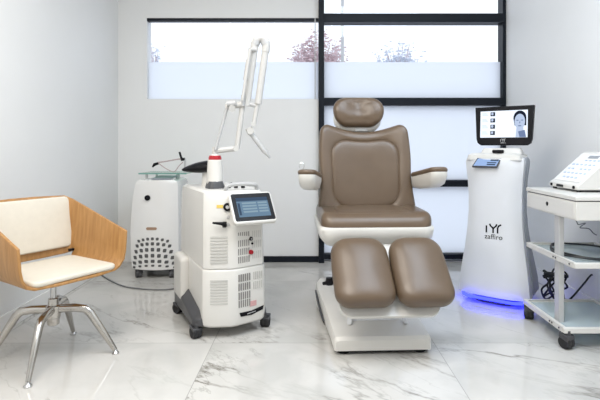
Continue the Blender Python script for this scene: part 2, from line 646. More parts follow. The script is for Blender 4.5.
# dark base skirt with the casters
bm = B()
pts = [(-.225, -.20), (-.19, -.235), (.19, -.235), (.215, -.20), (.215, .30), (-.21, .32), (-.225, .28)]
rise = [.0, .0, .0, .0, .06, .075, .075]
loft(bm, [[V(x, y, .066) for x, y in pts], [V(x, y, .105 + h) for (x, y), h in zip(pts, rise)], [V(x * .82, y * .9, .15 + h) for (x, y), h in zip(pts, rise)]])
obj('base_skirt', bm, CHAR, l1, bevel=.008)
for x, y, a in ((-.205, -.20, .2), (.205, -.215, -.6), (-.205, .25, .5), (.19, .25, .1)):
    caster(l1, x, y, a, R=.034, top=.072)
# side pods (rear quarters)
bm = B()
pillow(bm, .22, .27, .06, .03, .018, .0, fr((-.198, .19, .255), (0, -1, 0), (0, 0, 1)))
obj('side_pod', bm, WHITE, l1)


def facet(px, z, lift=0.0, upper=False):
    """point on the bulging front for a horizontal position: px 203..232 left facet, 232..265 right facet"""
    k = (.982 - .034 * max(0, z - .40) / .21 * .5 if z < .6 else .967 - .01 * (z - .6) / .16) if upper else 1.008
    a, b, n = ((-.150, -.268), (-.030, -.318), V(-.385, -.923, 0)) if px < 232 else ((.005, -.316), (.165, -.283), V(.202, -.979, 0))
    t = (px - 204) / 28 if px < 232 else (px - 234) / 30
    p = V((a[0] + (b[0] - a[0]) * t) * k, (a[1] + (b[1] - a[1]) * t) * k, z) + n * lift
    u = V(-n.y, n.x, 0)
    return p, u, n


def fz(py):
    return EYE - (py - HY) * 2.66 / F


def slotset(bm, pxs, pys, w, h, upper):
    for px in pxs:
        for py in pys:
            p, u, n = facet(px, fz(py), 0.0, upper)
            box(bm, -w / 2, w / 2, -h / 2, h / 2, -.006, .0025, fr(p, u, (0, 0, 1)))


for pxs, pys, w_, h_, up, nm, mm in (([234.5 + 2.5 * i for i in range(6)], [236.5, 244.5, 253, 261], .0065, .036, True, 'vent_slots', VENT),
                                     ([234.5 + 2.5 * i for i in range(6)], [279, 288, 297, 305], .0065, .040, False, 'vent_slots', VENT),
                                     ([252 + 2.4 * i for i in range(5)], [237, 247, 258], .006, .042, True, 'embossed_louvres', EMB),
                                     ([252 + 2.4 * i for i in range(5)], [279, 289], .006, .042, False, 'embossed_louvres', EMB)):
    bm = B()
    slotset(bm, pxs, pys, w_, h_, up)
    obj(nm, bm, mm, l1, smooth=False)
for py0, py1, up in ((237, 262, True), (280, 303, False)):
    bm = B()
    for i in range(9):
        p, u, n = facet(216, fz(py0 + (py1 - py0) * i / 8), .004 if up else 0, up)
        box(bm, -.048, .048, -.004, .004, -.006, .0022, fr(p, u, (0, 0, 1)))
    obj('embossed_louvres', bm, EMB, l1, smooth=False)
# badge, stickers, buttons
bm = B()
p0, u, n = facet(249, fz(314.5), 0, False)
M = fr(p0, u, (0, 0, 1))
prism(bm, [M @ V(x, y, -.004) for x, y in ((-.078, .004), (-.070, -.018), (0, -.022), (.076, -.006), (.082, .016), (0, .002))], n * .007)
obj('name_badge', bm, BLACK, l1, smooth=False)
bm = B()
for i in range(9):
    box(bm, -.028 + .0062 * i, -.0235 + .0062 * i, -.013 + .0006 * i, -.008 + .0006 * i, .0028, .0038, M)
obj('badge_marking', bm, LGREY, l1, smooth=False)
p, u, n = facet(251, fz(307), 0, False)
boxo('safety_sticker', -.022, .022, -.016, .014, -.004, .0018, PINK, l1, M=fr(p, u, (0, 0, 1)))
p, u, n = facet(217, fz(206.5), 0, True)
boxo('warning_sticker', -.018, .018, -.009, .009, -.006, .003, YELLOW, l1, M=fr(p, u, (0, 0, 1)))


def knob(name, px, py, r, m, h, upper=True, ring=None):
    p, u, n = facet(px, fz(py), 0, upper)
    M = fr(p, u, (0, 0, 1))
    bm = B()
    lathe(bm, [(r, -.006), (r, h * .8), (r * .85, h), (r * .4, h)], M, 20)
    o = obj(name, bm, m, l1)
    if ring:
        bm = B()
        lathe(bm, [(r * .45, h * .5), (r * .42, h + .002), (r * .2, h + .002)], M, 16)
        obj('knob_centre', bm, ring, o)
    return o


knob('key_switch', 226.5, 207, .023, BLACK, .012, ring=LGREY)
knob('socket', 227.5, 217, .009, LGREY, .008)
knob('socket', 227.5, 224.5, .009, LGREY, .008)
knob('push_button', 249.5, 241, .011, BLACK, .01, ring=LGREY)
knob('push_button', 251, 246, .006, BLACK, .01)
knob('emergency_stop', 249, 254.5, .0125, RED, .018)
bm = B()
p, u, n = facet(220, fz(223), 0, True)
M = fr(p, u, (0, 0, 1))
tube(bm, [M @ V(.012, -.012, 0), M @ V(.012, -.006, .025), M @ V(0, .002, .035), M @ V(-.05, .006, .03)], [.012, .012, .010, .006], 8)
box(bm, .002, .024, -.022, .008, -.006, .02, M)
obj('fibre_hook', bm, BLACK, l1, bevel=.002)
# touchscreen head
SC = V(.075, -.352, .727)
tv = V(0, .60, .80)
MS = fr(SC, (1, 0, 0), tv)
bm = B()
loft(bm, [[MS @ V(x, y, -.016) for x, y in rrect(.250, .195, .02)], [MS @ V(x, y, .004) for x, y in rrect(.250, .195, .02)],
          [MS @ V(x, y, .010) for x, y in rrect(.238, .183, .016)]])
loft(bm, [[MS @ V(x, y, -.016) for x, y in rrect(.235, .165, .02)], [V(SC.x + x * .8, -.25, .715 + y * .75) for x, y in rrect(.235, .165, .02)]])
hd = obj('touchscreen', bm, WHITE, l1, ang=30)
bm = B()
loft(bm, [[MS @ V(x, y, .008) for x, y in rrect(.232, .172, .01)], [MS @ V(x, y, .0125) for x, y in rrect(.230, .170, .01)]])
obj('bezel', bm, BLACK, hd)
boxo('screen', -.092, .092, -.062, .058, .010, .0132, SCRBLUE, hd, M=MS)
bm = B()
box(bm, -.092, .092, .036, .058, .0132, .0136, MS)
for x0, x1, y0, y1 in ((-.088, -.075, -.05, .025),):
    box(bm, x0, x1, y0, y1, .0132, .0136, MS)
obj('screen_menu_bar', bm, SCRDARK, hd, smooth=False)
bm = B()
for i in range(4):
    box(bm, -.062, .02, .018 - .018 * i, .028 - .018 * i, .0132, .0136, MS)
    box(bm, .03, .084, .018 - .018 * i, .028 - .018 * i, .0132, .0136, MS)
obj('screen_panels', bm, SCRLITE, hd, smooth=False)
# grab handle above the screen
bm = B()
tube(bm, spline([V(-.050, -.245, .80), V(-.050, -.262, .832), V(-.035, -.268, .848), V(.02, -.27, .854), V(.10, -.26, .850), V(.135, -.25, .838), V(.14, -.235, .795)], 5), .0115, 10)
obj('grab_handle', bm, LGREY, l1)
# column that carries the arm
cb = I1 @ at(215, 186, 2.85)
cx0, cy0 = cb.x, cb.y
Mc = Matrix.Translation(V(cx0, cy0, 0))
bm = B()
loft(bm, [[Mc @ V(x, y, .80) for x, y in rrect(.105, .12, .03)], [Mc @ V(x, y, .835) for x, y in rrect(.098, .11, .03)], [Mc @ V(x, y, .862) for x, y in rrect(.084, .09, .03)]])
obj('column_foot', bm, CHAR, l1)
bm = B()
lathe(bm, [(.046, .845), (.046, .93), (.043, .985), (.036, .990)], Mc)
lathe(bm, [(.032, .985), (.032, 1.012), (.028, 1.02), (.010, 1.022)], Mc)
obj('arm_column', bm, WHITE, l1)
bm = B()
lathe(bm, [(.038, .988), (.038, 1.0), (.033, 1.014), (.02, 1.0145)], Mc)
obj('red_ring', bm, RED, l1)
# articulated arm
W = lambda px, py, Y=2.85: I1 @ at(px, py, Y)
arm = B()
cyl(arm, W(213, 151), W(236, 148.5), .017, 16)
cyl(arm, W(215, 158), W(215, 147), .018, 14)
aa = obj('jointed_arm', arm, ARMW, l1)


def armpart(name, segs, m, r=None):
    bm = B()
    for s in segs:
        cyl(bm, s[0], s[1], s[2], 14, s[3] if len(s) > 3 else None)
    return obj(name, bm, m, aa)


armpart('spring_link', [(W(215.5, 150, 2.83), W(227, 108, 2.83), .010)], LGREY)
armpart('lower_tube', [(W(237, 149), W(242.5, 106), .016), (W(236, 148.5, 2.80), W(236, 148.5, 2.88), .017)], ARMW)
armpart('elbow_joint', [(W(226, 107, 2.84), W(243, 104, 2.84), .019), (W(232, 108.5, 2.80), W(232, 106, 2.88), .020)], ARMW)
armpart('elbow_ring', [(W(227, 104, 2.815), W(236, 103, 2.815), .017), (W(243, 106, 2.83), W(243, 95, 2.83), .012), (W(246, 103), W(256.5, 106), .013)], LGREY)
armpart('upper_tube', [(W(246.5, 106), W(254.5, 47), .022), (W(247, 80), W(250, 60), .024)], ARMW)
armpart('balance_rod', [(W(242.5, 100, 2.80), W(250, 49, 2.80), .009), (W(249.5, 49.5, 2.80), W(256, 50, 2.84), .012)], ARMW)
bm = B()
tube(bm, spline([W(254.2, 50), W(254.5, 44), W(257, 39.5), W(261, 38.2), W(265, 40), W(266.2, 45), W(265.4, 52)], 4), .024, 12)
obj('top_elbow', bm, ARMW, aa)
armpart('elbow_collar', [(W(254.8, 45), W(256.5, 40.5), .026), (W(264, 40), W(266, 44.5), .026)], LGREY)
armpart('drop_tube', [(W(265.5, 50), W(258, 104), .021), (W(257.5, 104), W(254, 124), .014)], ARMW)
armpart('wrist_joint', [(W(253.5, 124, 2.83), W(253.5, 124, 2.87), .014), (W(250.5, 131, 2.82), W(250.5, 131, 2.87), .020), (W(248.5, 128), W(251.5, 134), .021)], ARMW)
armpart('handpiece', [(W(251.5, 134), W(263, 149.5), .016, .013), (W(263, 149.5), W(267, 154), .016, .011)], LGREY)
armpart('handpiece_tip', [(W(266.5, 153.5), W(270, 158), .011, .006)], STEEL)
# teardrop pad behind the column and small holders
bm = B()
pc = I1 @ at(200, 169, 3.0)
Mp = I1 @ fr(at(202, 168.5, 3.0), (1, 0, .07), (0, 1, 0))
rings = []
for k in range(13):
    t = k / 12
    u = -.128 + .21 * t
    r = math.sin(PI * min(1, t * .62 + .02)) ** .75
    r2 = max(.002, r if t < .9 else r * math.sqrt(max(0.02, 1 - ((t - .9) / .1) ** 2)))
    rings.append([Mp @ V(u, math.cos(2 * PI * q / 18) * .075 * r2, (math.sin(2 * PI * q / 18) * (.042 if math.sin(2 * PI * q / 18) > 0 else .034)) * r2 + .008 * t) for q in range(18)])
loft(bm, rings)
pad = obj('fibre_rest', bm, BLACK, l1, subsurf=1)
bm = B()
q = Mp @ V(.03, 0, 0)
tube(bm, [V(q.x, q.y, .80), V(q.x, q.y, q.z - .02)], [.035, .028], 14)
obj('rest_post', bm, WHITE, l1)
for px, py in ((229, 184), (236, 184.5), (243, 185)):
    bm = B()
    q = I1 @ at(px, py, 2.86)
    tube(bm, [V(q.x, q.y, .80), V(q.x, q.y, .838), V(q.x + .012, q.y - .02, .850)], [.013, .012, .006], 8)
    obj('handpiece_holder', bm, BLACK, l1)

# ------------------------------------------------------------------ rear laser machine
l2 = thing('laser_machine', 'lower white laser machine in the left corner with fan of vent holes', 'medical device', (-1.25, 4.06, 0), 0)


def yfront(x, w):
    return -.215 + .05 * (2 * x / w) ** 2


def ring2(w, z, sh=0.0, d=.20):
    pts = [(x, yfront(x, w)) for x in [(-.5 + i / 12) * w for i in range(13)]]
    return [V(x + sh, y, z) for x, y in pts + [(w / 2, d - .04), (w / 2 - .03, d), (-w / 2 + .03, d), (-w / 2, d - .04)]]


RW = [(.36, .075, 0), (.372, .085, 0), (.384, .20, -.003), (.390, .36, -.004), (.382, .52, -.001), (.366, .66, .004), (.345, .755, .012), (.325, .782, .014), (.28, .795, .014)]


def w2at(z):
    for a, b in zip(RW[:-1], RW[1:]):
        if a[1] <= z <= b[1]:
            t = (z - a[1]) / (b[1] - a[1])
            return a[0] + (b[0] - a[0]) * t, a[2] + (b[2] - a[2]) * t
    return RW[-1][0], RW[-1][2]


bm = B()
loft(bm, [ring2(w, z, s) for w, z, s in RW])
obj('body', bm, GLOSSW, l2, ang=40)
bm = B()
rows_ = [(.315, .115, .017, .020), (.275, .130, .020, .023), (.228, .140, .021, .026), (.180, .150, .022, .026), (.135, .158, .024, .022), (.100, .163, .02, .014)]
for z, hw, a, b in rows_:
    for i in range(7):
        t = -1 + 2 * i / 6
        x = hw * t
        zz = z + .022 * (1 - t * t) - .01
        w, s = w2at(zz)
        y = yfront(x, w)
        sl = .2 * x / w / w
        Mv = fr((x + s, y, zz), (1, 8 * .05 * x / w / w, 0), (.25 * t, 0, 1))
        loft(bm, [[Mv @ V(px * .92, py * .92, -.004) for px, py in rrect(a * 1.3, b * 1.12, .006, 3, 1)], [Mv @ V(px, py, .004) for px, py in rrect(a * 1.3, b * 1.12, .006, 3, 1)]])
obj('vent_holes', bm, VENTD, l2, smooth=False)
bm = B()
lathe(bm, [(.022, -.01), (.022, .014), (.017, .018), (.008, .018)], fr((-.043, -.212, .655), (1, 0, 0), (0, 0, 1)), 20)
obj('key_switch', bm, BLACK, l2)
bm = B()
loft(bm, [[V(-.012 + x, -.20, .408 + y) for x, y in rrect(.085, .022, .011)], [V(-.012 + x, -.2175, .408 + y) for x, y in rrect(.085, .022, .011)]])
obj('name_badge', bm, BROWN, l2)
boxo('base_plate', -.15, .15, -.15, .15, .055, .078, CHAR, l2, bevel=.004)
for x, y, a in ((-.135, -.15, .5), (.14, -.15, .2), (-.135, .15, .1), (.14, .15, -.3)):
    caster(l2, x, y, a, R=.031, top=.062, wheelmat=CHAR, forkmat=CHAR)
bm = B()
prism(bm, [V(-.03, -.17, .795), V(.13, -.17, .795), V(.14, -.02, .812), V(-.01, -.02, .812)], (0, 0, .012))
obj('top_grille', bm, GREY, l2, bevel=.003)
for x, y in ((-.075, -.14), (-.03, -.02), (.14, -.02), (.12, .1)):
    bm = B()
    cyl(bm, V(x, y, .78), V(x, y, .842), .011, 12)
    obj('shelf_post', bm, LGREY, l2)
boxo('glass_shelf', -.13, .255, -.17, .16, .842, .850, SHELFGLASS, l2)
bm = B()
box(bm, -.132, .257, -.172, -.1695, .8405, .8515)
obj('shelf_edge', bm, GEDGE, l2)
# handpiece lying over the glass shelf
W2 = lambda px, py, Y=3.95: at(px, py, Y)
hp = thing('laser_handpiece', 'small black-tipped handpiece with looped wire on the glass shelf', 'handpiece', (W2(170, 173).x, 3.95, .85))
IH = inv(hp)
bm = B()
tube(bm, spline([IH @ W2(*p) for p in ((158, 163), (166, 168.5), (172, 171.5), (175, 171.2), (179, 166), (183, 162))], 5), .004, 6)
tube(bm, spline([IH @ W2(*p) for p in ((158, 162.5), (168, 161), (176, 159.5), (184, 158.5))], 4), .006, 6)
obj('wire', bm, SKINNYWIRE, hp)
bm = B()
tube(bm, [IH @ W2(*p) for p in ((152.5, 167), (154.5, 164.5), (158.5, 163.2))], [.006, .013, .011], 10)
obj('nozzle', bm, BLACK, hp)
bm = B()
tube(bm, [IH @ W2(*p) for p in ((179.5, 152), (181, 157), (182, 159.5), (185, 159))], [.009, .009, .015, .012], 10)
obj('trigger', bm, BLACK, hp)
bm = B()
cyl(bm, IH @ V(W2(185, 160).x, 3.95, .850), IH @ W2(185, 158.5), .009, 10)
obj('stand', bm, LGREY, hp)

# power lead on the floor
fl = lambda px, py: V((px - CX) * (F * EYE / (py - HY)) / F, F * EYE / (py - HY), .006)
bm = B()
tube(bm, spline([fl(96, 272), fl(110, 281), fl(124, 287), fl(140, 289.5), fl(156, 290.5), fl(170, 290), fl(183, 288)], 8), .0055, 8)
tag(obj('power_lead', bm, GCABLE), 'thin grey power lead lying across the floor from armchair to laser machine', 'cable')

# ------------------------------------------------------------------ treatment chair
tc_ = thing('treatment_chair', 'taupe leather treatment chair with split leg rests on white base', 'treatment chair', (.36, 2.95, 0), math.radians(2.5))
# base
bm = B()
rings = []
for y, hw, z1 in ((-.49, .244, .074), (-.475, .252, .090), (-.30, .258, .097), (0, .275, .112), (.20, .30, .14), (.30, .30, .155), (.42, .27, .150), (.47, .24, .13)):
    rings.append([V(x, y, z) for x, z in ((-hw, .022), (-hw, z1 - .018), (-hw + .006, z1 - .005), (-hw + .02, z1), (hw - .02, z1), (hw - .006, z1 - .005), (hw, z1 - .018), (hw, .022))])
loft(bm, rings)
obj('base', bm, WHITE, tc_, ang=40)
bm = B()
tube(bm, spline([V(-.304, .24, .112), V(-.302, .19, .104), V(-.294, .10, .070), V(-.284, .0, .040), V(-.274, -.08, .022)], 6), .008, 6)
obj('side_shade_line', bm, CHAR, tc_)  # dark tube painting the shade gap beneath the side cover
for x, y in ((-.20, -.44), (.20, -.44), (-.21, .36), (.21, .36)):
    bm = B()
    lathe(bm, [(.032, 0), (.036, .006), (.036, .026)], Matrix.Translation(V(x, y, 0)), 18)
    obj('levelling_foot', bm, BLACK, tc_)
bm = B()
box(bm, -.235, .235, -.478, .44, .010, .024)
obj('base_tray', bm, BLACK, tc_, bevel=.004)
# pedestal
bm = B()
loft(bm, [[V(x - .005, y - .02, .09) for x, y in rrect(.27, .52, .03)], [V(x - .01, y - .0, .20) for x, y in rrect(.235, .44, .03)],
          [V(x, y + .03, .40) for x, y in rrect(.22, .36, .03)], [V(x, y + .03, .525) for x, y in rrect(.24, .34, .03)]])
obj('pedestal', bm, COOLW, tc_, ang=40)
for s in (-1, 1):
    bm = B()
    prism(bm, [V(s * .118 - .012, -.20, .30), V(s * .118 + .012, -.20, .30), V(s * .155 + .012, -.34, .10), V(s * .155 - .012, -.34, .10)], (0, .03, 0))
    obj('lift_strut', bm, COOLW, tc_, bevel=.004)
# seat shell
bm = B()
rings = []
for z, w, h, cy in ((.510, .50, .46, -.06), (.522, .56, .52, -.065), (.565, .625, .57, -.07), (.615, .64, .585, -.075), (.63, .63, .575, -.075)):
    rings.append([V(x, y + cy, z) for x, y in rrect(w, h, .07, 6, 4)])
loft(bm, rings)
obj('seat_shell', bm, WHITE, tc_, ang=40)


def seatwarp(u, v, n):
    side = max(0, abs(u) / .31 - .72) / .28
    return u, v, n + .022 * side ** 1.5 * (1 if n > 0 else .3) - (.02 if n > 0 else 0) * max(0, (-v - .18) / .1) ** 2


bm = B()
pillow(bm, .62, .575, .112, .075, .040, .010, fr((0, -.075, .642), (1, 0, 0), (0, 1, 0)), warp=seatwarp,
       inner=[(.92, .004), (.8, .004), (.775, -.003), (.75, .004), (.6, .006), (.4, .006), (.2, .006)])
obj('seat_cushion', bm, LEATHER, tc_, subsurf=1)
# backrest
rec = math.radians(15)
bv = V(0, math.sin(rec), math.cos(rec))
MB_ = fr(V(0, .145, .908), (1, 0, 0), bv)


def backwarp(u, v, n):
    k = v / .275
    w = 1 - .045 * max(0, k) ** 2 * (1 if k > 0 else 0) + .03 * max(0, -k)
    uu = u * w
    top = max(0, k)
    vv = v - .045 * top * math.cos(min(1, abs(u) / .27) * PI / 2) ** 1.2 + .004 * top
    conc = .06 * (abs(u) / .3) ** 2.4
    waist = .012 * math.exp(-((v + .08) / .10) ** 2) * (abs(u) / .3)
    return uu - math.copysign(waist, u), vv, n + (conc if n > 0 else conc * .6)


bm = B()
pillow(bm, .595, .605, .10, .065, .032, .012, MB_, warp=backwarp, ir=.15, bot=1.13,
       inner=[(.95, .004), (.87, .006), (.825, .004), (.805, -.005), (.785, .004), (.74, .009), (.55, .011), (.35, .010), (.15, .009)], nc=8, ns=8)
obj('backrest', bm, LEATHER, tc_, subsurf=1)
bm = B()
pillow(bm, .56, .53, .06, .08, .03, .0, MB_ @ Matrix.Translation(V(0, -.005, -.065)))
obj('back_shell', bm, WHITE, tc_)
# headrest
MH = fr(V(-.026, .232, 1.293), (1, 0, 0), V(0, .2, 1))


def headwarp(u, v, n):
    if n > 0:
        n -= .036 * math.exp(-((u / .075) ** 2)) * math.exp(-(((v - .02) / .06) ** 2))
    return u * (1 + .10 * v / .1), v - .012 * (u / .16) ** 2, n + .03 * (abs(u) / .167) ** 2


bm = B()
pillow(bm, .335, .205, .10, .096, .044, .022, MH, warp=headwarp, nc=9, ns=3)
obj('headrest', bm, LEATHER, tc_, subsurf=1)
bm = B()
pillow(bm, .32, .19, .06, .09, .022, 0, MH @ Matrix.Translation(V(0, -.034, -.04)))
hs = obj('headrest_shell', bm, WHITE, tc_)
bm = B()
for s in (-.022, .022):
    cyl(bm, V(s - .004, .262, 1.08), V(s - .004, .268, 1.24), .008, 10)
box(bm, -.045, .035, .215, .232, 1.168, 1.186)
obj('headrest_bar', bm, STEEL, tc_)
# armrests
for s, near, rear in ((-1, V(-.392, -.36, .912), V(-.325, .03, .866)), (1, V(.342, -.36, .925), V(.322, .05, .868))):
    d = (near - rear).normalized()
    side = V(d.y, -d.x, 0).normalized()
    up = side.cross(d)
    if up.z < 0:
        up = -up
    L = (near - rear).length
    MA = fr((near + rear) / 2, side if side.cross(d).z > 0 else -side, d)
    bm = B()
    loft(bm, [[MA @ V(x, y, n) for x, y in rrect(w, L * q, .035)] for w, q, n in ((.06, .55, -.072), (.085, .80, -.056), (.095, .97, -.016), (.095, .985, .006))])
    a = obj('armrest', bm, WHITE, tc_, ang=50)
    bm = B()
    pillow(bm, .104, L, .032, .045, .013, .003, MA @ Matrix.Translation(V(0, 0, .018)))
    obj('arm_pad', bm, LEATHER, a)
    bm = B()
    tube(bm, [rear + d * .12 + V(0, 0, -.03), rear + d * .02 + V(0, 0, -.035), V(s * .295, .12, .835), V(s * .25, .19, .82)], [.026, .032, .032, .03], 12)
    obj('arm_bracket', bm, WHITE, a)
    if s < 0:
        bm = B()
        c = near + V(-.022, .03, .05)
        tube(bm, [c + V(math.cos(t) * .013, 0, math.sin(t) * .016) for t in [(-.9 + i * .36) for i in range(14)]], .0035, 6)
        tube(bm, [c + V(.008, 0, -.013), c + V(.008, 0, -.03)], .004, 6)
        obj('hook_ring', bm, STEEL, a)
# leg rests
LV = V(0, .70, .714)


def legwarp(sx):
    def f(u, v, n):
        k = v / .19
        return u * (1 - .07 * max(0, k) ** 2) - .04 * v, v, n + .014 * math.cos(min(1, abs(u) / .14) * PI / 2) * (1 if n > 0 else 0) + (.012 * max(0, -k) ** 2 if n > 0 else 0)
    return f


for cx, lw in ((-.116, .305), (.181, .292)):
    M = fr(V(cx, -.522, .432), (1, .03, 0), LV)
    bm = B()
    pillow(bm, lw, .375, .095, .075, .040, .012, M, warp=legwarp(1), inner=[(.9, .004), (.75, .007), (.5, .010), (.25, .012)])
    obj('leg_rest', bm, LEATHER, tc_, subsurf=1)
bm = B()
Ml = fr(V(.015, -.507, .418), (1, 0, 0), LV)
loft(bm, [[Ml @ V(x * .9, y * .9 + .01, -.085) for x, y in rrect(.50, .40, .05)], [Ml @ V(x, y, -.062) for x, y in rrect(.50, .41, .06)], [Ml @ V(x, y, -.04) for x, y in rrect(.50, .41, .06)]])
obj('leg_rest_panel', bm, WHITE, tc_, ang=40)
for x0, x1 in ((-.24, -.10), (.12, .24)):
    boxo('leg_rest_hinge', x0, x1, -.36, -.27, .498, .515, BLACK, tc_, bevel=.003)
bm = B()
q = V(-.265, -.33, .335)
tube(bm, [V(-.14, -.33, .345), V(-.22, -.33, .340), q], .009, 8)
tube(bm, [q + V(0, 0, -.018), q + V(0, 0, .02)], [.022, .017], 10)
tube(bm, [q + V(.03, 0, -.01), q + V(.03, 0, .045)], [.017, .013], 10)
tube(bm, [q + V(.0, 0, -.006), q + V(-.035, -.01, -.010)], [.012, .009], 8)
obj('adjust_knob', bm, BLACK, tc_)

# ------------------------------------------------------------------ white imaging tower
tw = thing('imaging_tower', 'white waisted imaging tower with monitor on top and blue glow underneath', 'medical device', (1.305, 3.34, 0), math.radians(-36))
TP = [(.462, .055), (.466, .075), (.456, .14), (.430, .24), (.395, .36), (.366, .50), (.352, .62), (.352, .74), (.362, .84), (.378, .92), (.384, .962), (.374, .985)]


def tring(w, z, y0, y1, bul=.05, k=1.0):
    n = 14
    out = []
    for i in range(n + 1):
        t = -1 + 2 * i / n
        e = abs(t) ** 3.2
        out.append(V(t * w / 2 * k, y0 + bul * e, z))
    out += [V(w / 2 * k, y1, z), V(-w / 2 * k, y1, z)]
    return out


def slant(w):
    return -.105 - (w - .35) * .35


bm = B()
loft(bm, [tring(w, z, slant(w), .02) for w, z in TP] + [tring(.33, .995, -.06, .02)])
obj('front_shell', bm, COOLW, tw, ang=40)
bm = B()
loft(bm, [[V(x * (w / 2 + .010), y, z + (.008 if z > .9 else 0)) for x, y in ((-1, -.012), (1, -.012), (1, .055), (-1, .055))] for w, z in TP[1:]])
obj('edge_band', bm, GREY, tw, bevel=.006)
bm = B()
loft(bm, [[V(x * (w / 2 - .004), y, z) for x, y in ((-1, .03), (1, .03), (1, .12 + (w - .35) * 1.0), (.8, .15 + (w - .35) * 1.0), (-.8, .15 + (w - .35) * 1.0), (-1, .12 + (w - .35) * 1.0))] for w, z in TP])
obj('rear_shell', bm, GREY, tw, bevel=.006)
# top deck
bm = B()
loft(bm, [[V(x, y + .02, z) for x, y in rrect(w, d, .03)] for w, d, z in ((.36, .25, .975), (.345, .24, 1.008), (.30, .20, 1.022))])
obj('top_deck', bm, WHITE, tw, ang=40)
bm = B()
loft(bm, [[V(x + .03, y + .03, z) for x, y in rrect(w, d, .02)] for w, d, z in ((.27, .11, 1.015), (.26, .085, 1.04), (.24, .06, 1.055))])
obj('monitor_stand', bm, WHITE, tw, ang=40)
bm = B()
pillow(bm, .075, .04, .022, .012, .006, 0, fr(V(.03, -.075, 1.033), (1, 0, 0), (0, 1, 0)))
obj('sensor_head', bm, BLACK, tw)
# tablet on the slanted front top
MT = fr(V(-.028, -.122, .958), (1, 0, 0), V(0, .55, .8))
bm = B()
prism(bm, [MT @ V(x, y, -.012) for x, y in ((-.098, -.036), (.068, -.036), (.088, .034), (-.072, .034))], MT.to_3x3() @ V(0, 0, .016))
tb = obj('control_tablet', bm, CHAR, tw, bevel=.002)
bm = B()
prism(bm, [MT @ V(x, y, .003) for x, y in ((-.088, -.030), (.062, -.030), (.079, .028), (-.066, .028))], MT.to_3x3() @ V(0, 0, .002))
obj('tablet_screen', bm, TABLET, tb, smooth=False)
bm = B()
for x0, x1, y0, y1 in ((.02, .072, .010, .024), (0, .06, -.008, 0), (.0, .055, -.024, -.014)):
    box(bm, x0, x1, y0, y1, .005, .0058, MT)
obj('tablet_readout', bm, SCRDARK, tb, smooth=False)
# monitor
mdir = math.radians(-3)
MM = Matrix.Translation(V(.045, .02, 1.208)) @ Matrix.Rotation(mdir, 4, 'Z') @ fr(V(0, 0, 0), (1, 0, 0), V(0, .05, 1))
mon = [(-.198, .136), (.198, .136), (.186, -.09), (.178, -.118), (.155, -.134), (-.155, -.134), (-.178, -.118), (-.186, -.09)]
bm = B()
loft(bm, [[MM @ V(x * .96, y * .95, -.028) for x, y in mon], [MM @ V(x, y, -.012) for x, y in mon], [MM @ V(x, y, .012) for x, y in mon], [MM @ V(x * .985, y * .98, .016) for x, y in mon]])
mo = obj('monitor', bm, BLACK, tw, bevel=.003, ang=30)
boxo('screen', -.158, .158, -.080, .106, .012, .0172, SCRWHITE, mo, M=MM)
# picture on the screen: a plain portrait and four thumbnails
ell = lambda cx, cy, a, b, z, n=24: [MM @ V(cx + a * math.cos(2 * PI * k / n), cy + b * math.sin(2 * PI * k / n), z) for k in range(n)]
zn = MM.to_3x3() @ V(0, 0, .0006)
bm = B()
prism(bm, ell(.108, .052, .042, .050, .0172), zn)
prism(bm, [MM @ V(x, y, .0172) for x, y in ((.066, .05), (.150, .05), (.150, .0), (.140, .0), (.075, .0))], zn)
obj('screen_hair', bm, SCRINK, mo, smooth=False)
bm = B()
prism(bm, ell(.108, .028, .034, .052, .0180), zn)
prism(bm, [MM @ V(x, y, .0178) for x, y in ((.088, 0), (.13, 0), (.135, -.079), (.082, -.079))], zn)
obj('screen_portrait', bm, SCRSKIN, mo, smooth=False)
bm = B()
for x in (.093, .123):
    prism(bm, ell(x, .036, .009, .0035, .0187, 10), zn)
prism(bm, ell(.108, -.002, .012, .004, .0187, 10), zn)
prism(bm, [MM @ V(x, y, .0187) for x, y in ((.104, .015), (.112, .015), (.110, .034))], zn)
prism(bm, [MM @ V(x, y, .0187) for x, y in ((.098, -.04), (.140, -.03), (.150, -.079), (.108, -.079))], zn)
obj('screen_features', bm, SCRSHADE, mo, smooth=False)
bm = B()
for i in range(4):
    box(bm, -.088, -.056, .070 - .044 * i, .098 - .044 * i, .0172, .0178, MM)
obj('screen_thumbnails', bm, SCRINK, mo, smooth=False)
for i in range(4):
    bm = B()
    prism(bm, ell(-.075, .086 - .044 * i, .008, .010, .0179, 12), zn)
    for j in range(3):
        box(bm, -.145, -.115 + .006 * j, .092 - .044 * i - .008 * j, .0945 - .044 * i - .008 * j, .0172, .0178, MM)
    obj('screen_caption', bm, SCRSKIN, mo, smooth=False)


def logo(bm, M, s):
    def stroke(pts, w):
        for (xa, ya), (xb, yb) in zip(pts[:-1], pts[1:]):
            d = Vector((xb - xa, yb - ya, 0)).normalized()
            nn = Vector((-d.y, d.x, 0)) * w
            e = d * w * .6
            a, b = Vector((xa, ya, 0)) - e, Vector((xb, yb, 0)) + e
            prism(bm, [M @ ((q) * s) for q in (a + nn, a - nn, b - nn, b + nn)], M.to_3x3() @ V(0, 0, .0012))
    stroke([(-.95, -.55), (-.95, .28)], .10)
    stroke([(-.50, .55), (-.42, .34), (-.18, .14), (-.06, -.05), (-.06, -.55)], .10)
    stroke([(.38, .55), (.30, .34), (.06, .14), (-.06, -.05)], .10)
    stroke([(.52, -.55), (.52, .10), (.64, .38), (.92, .55)], .10)


ML = MM @ Matrix.Translation(V(0, -.098, .0165))
bm = B()
logo(bm, ML, .017)
obj('monitor_logo', bm, LGREY, mo, smooth=False)
obj('monitor_lettering', text_bm('zaffiro', .014, MM @ Matrix.Translation(V(0, -.121, .0165)), .0006), LGREY, mo, smooth=False)
# mark on the front shell


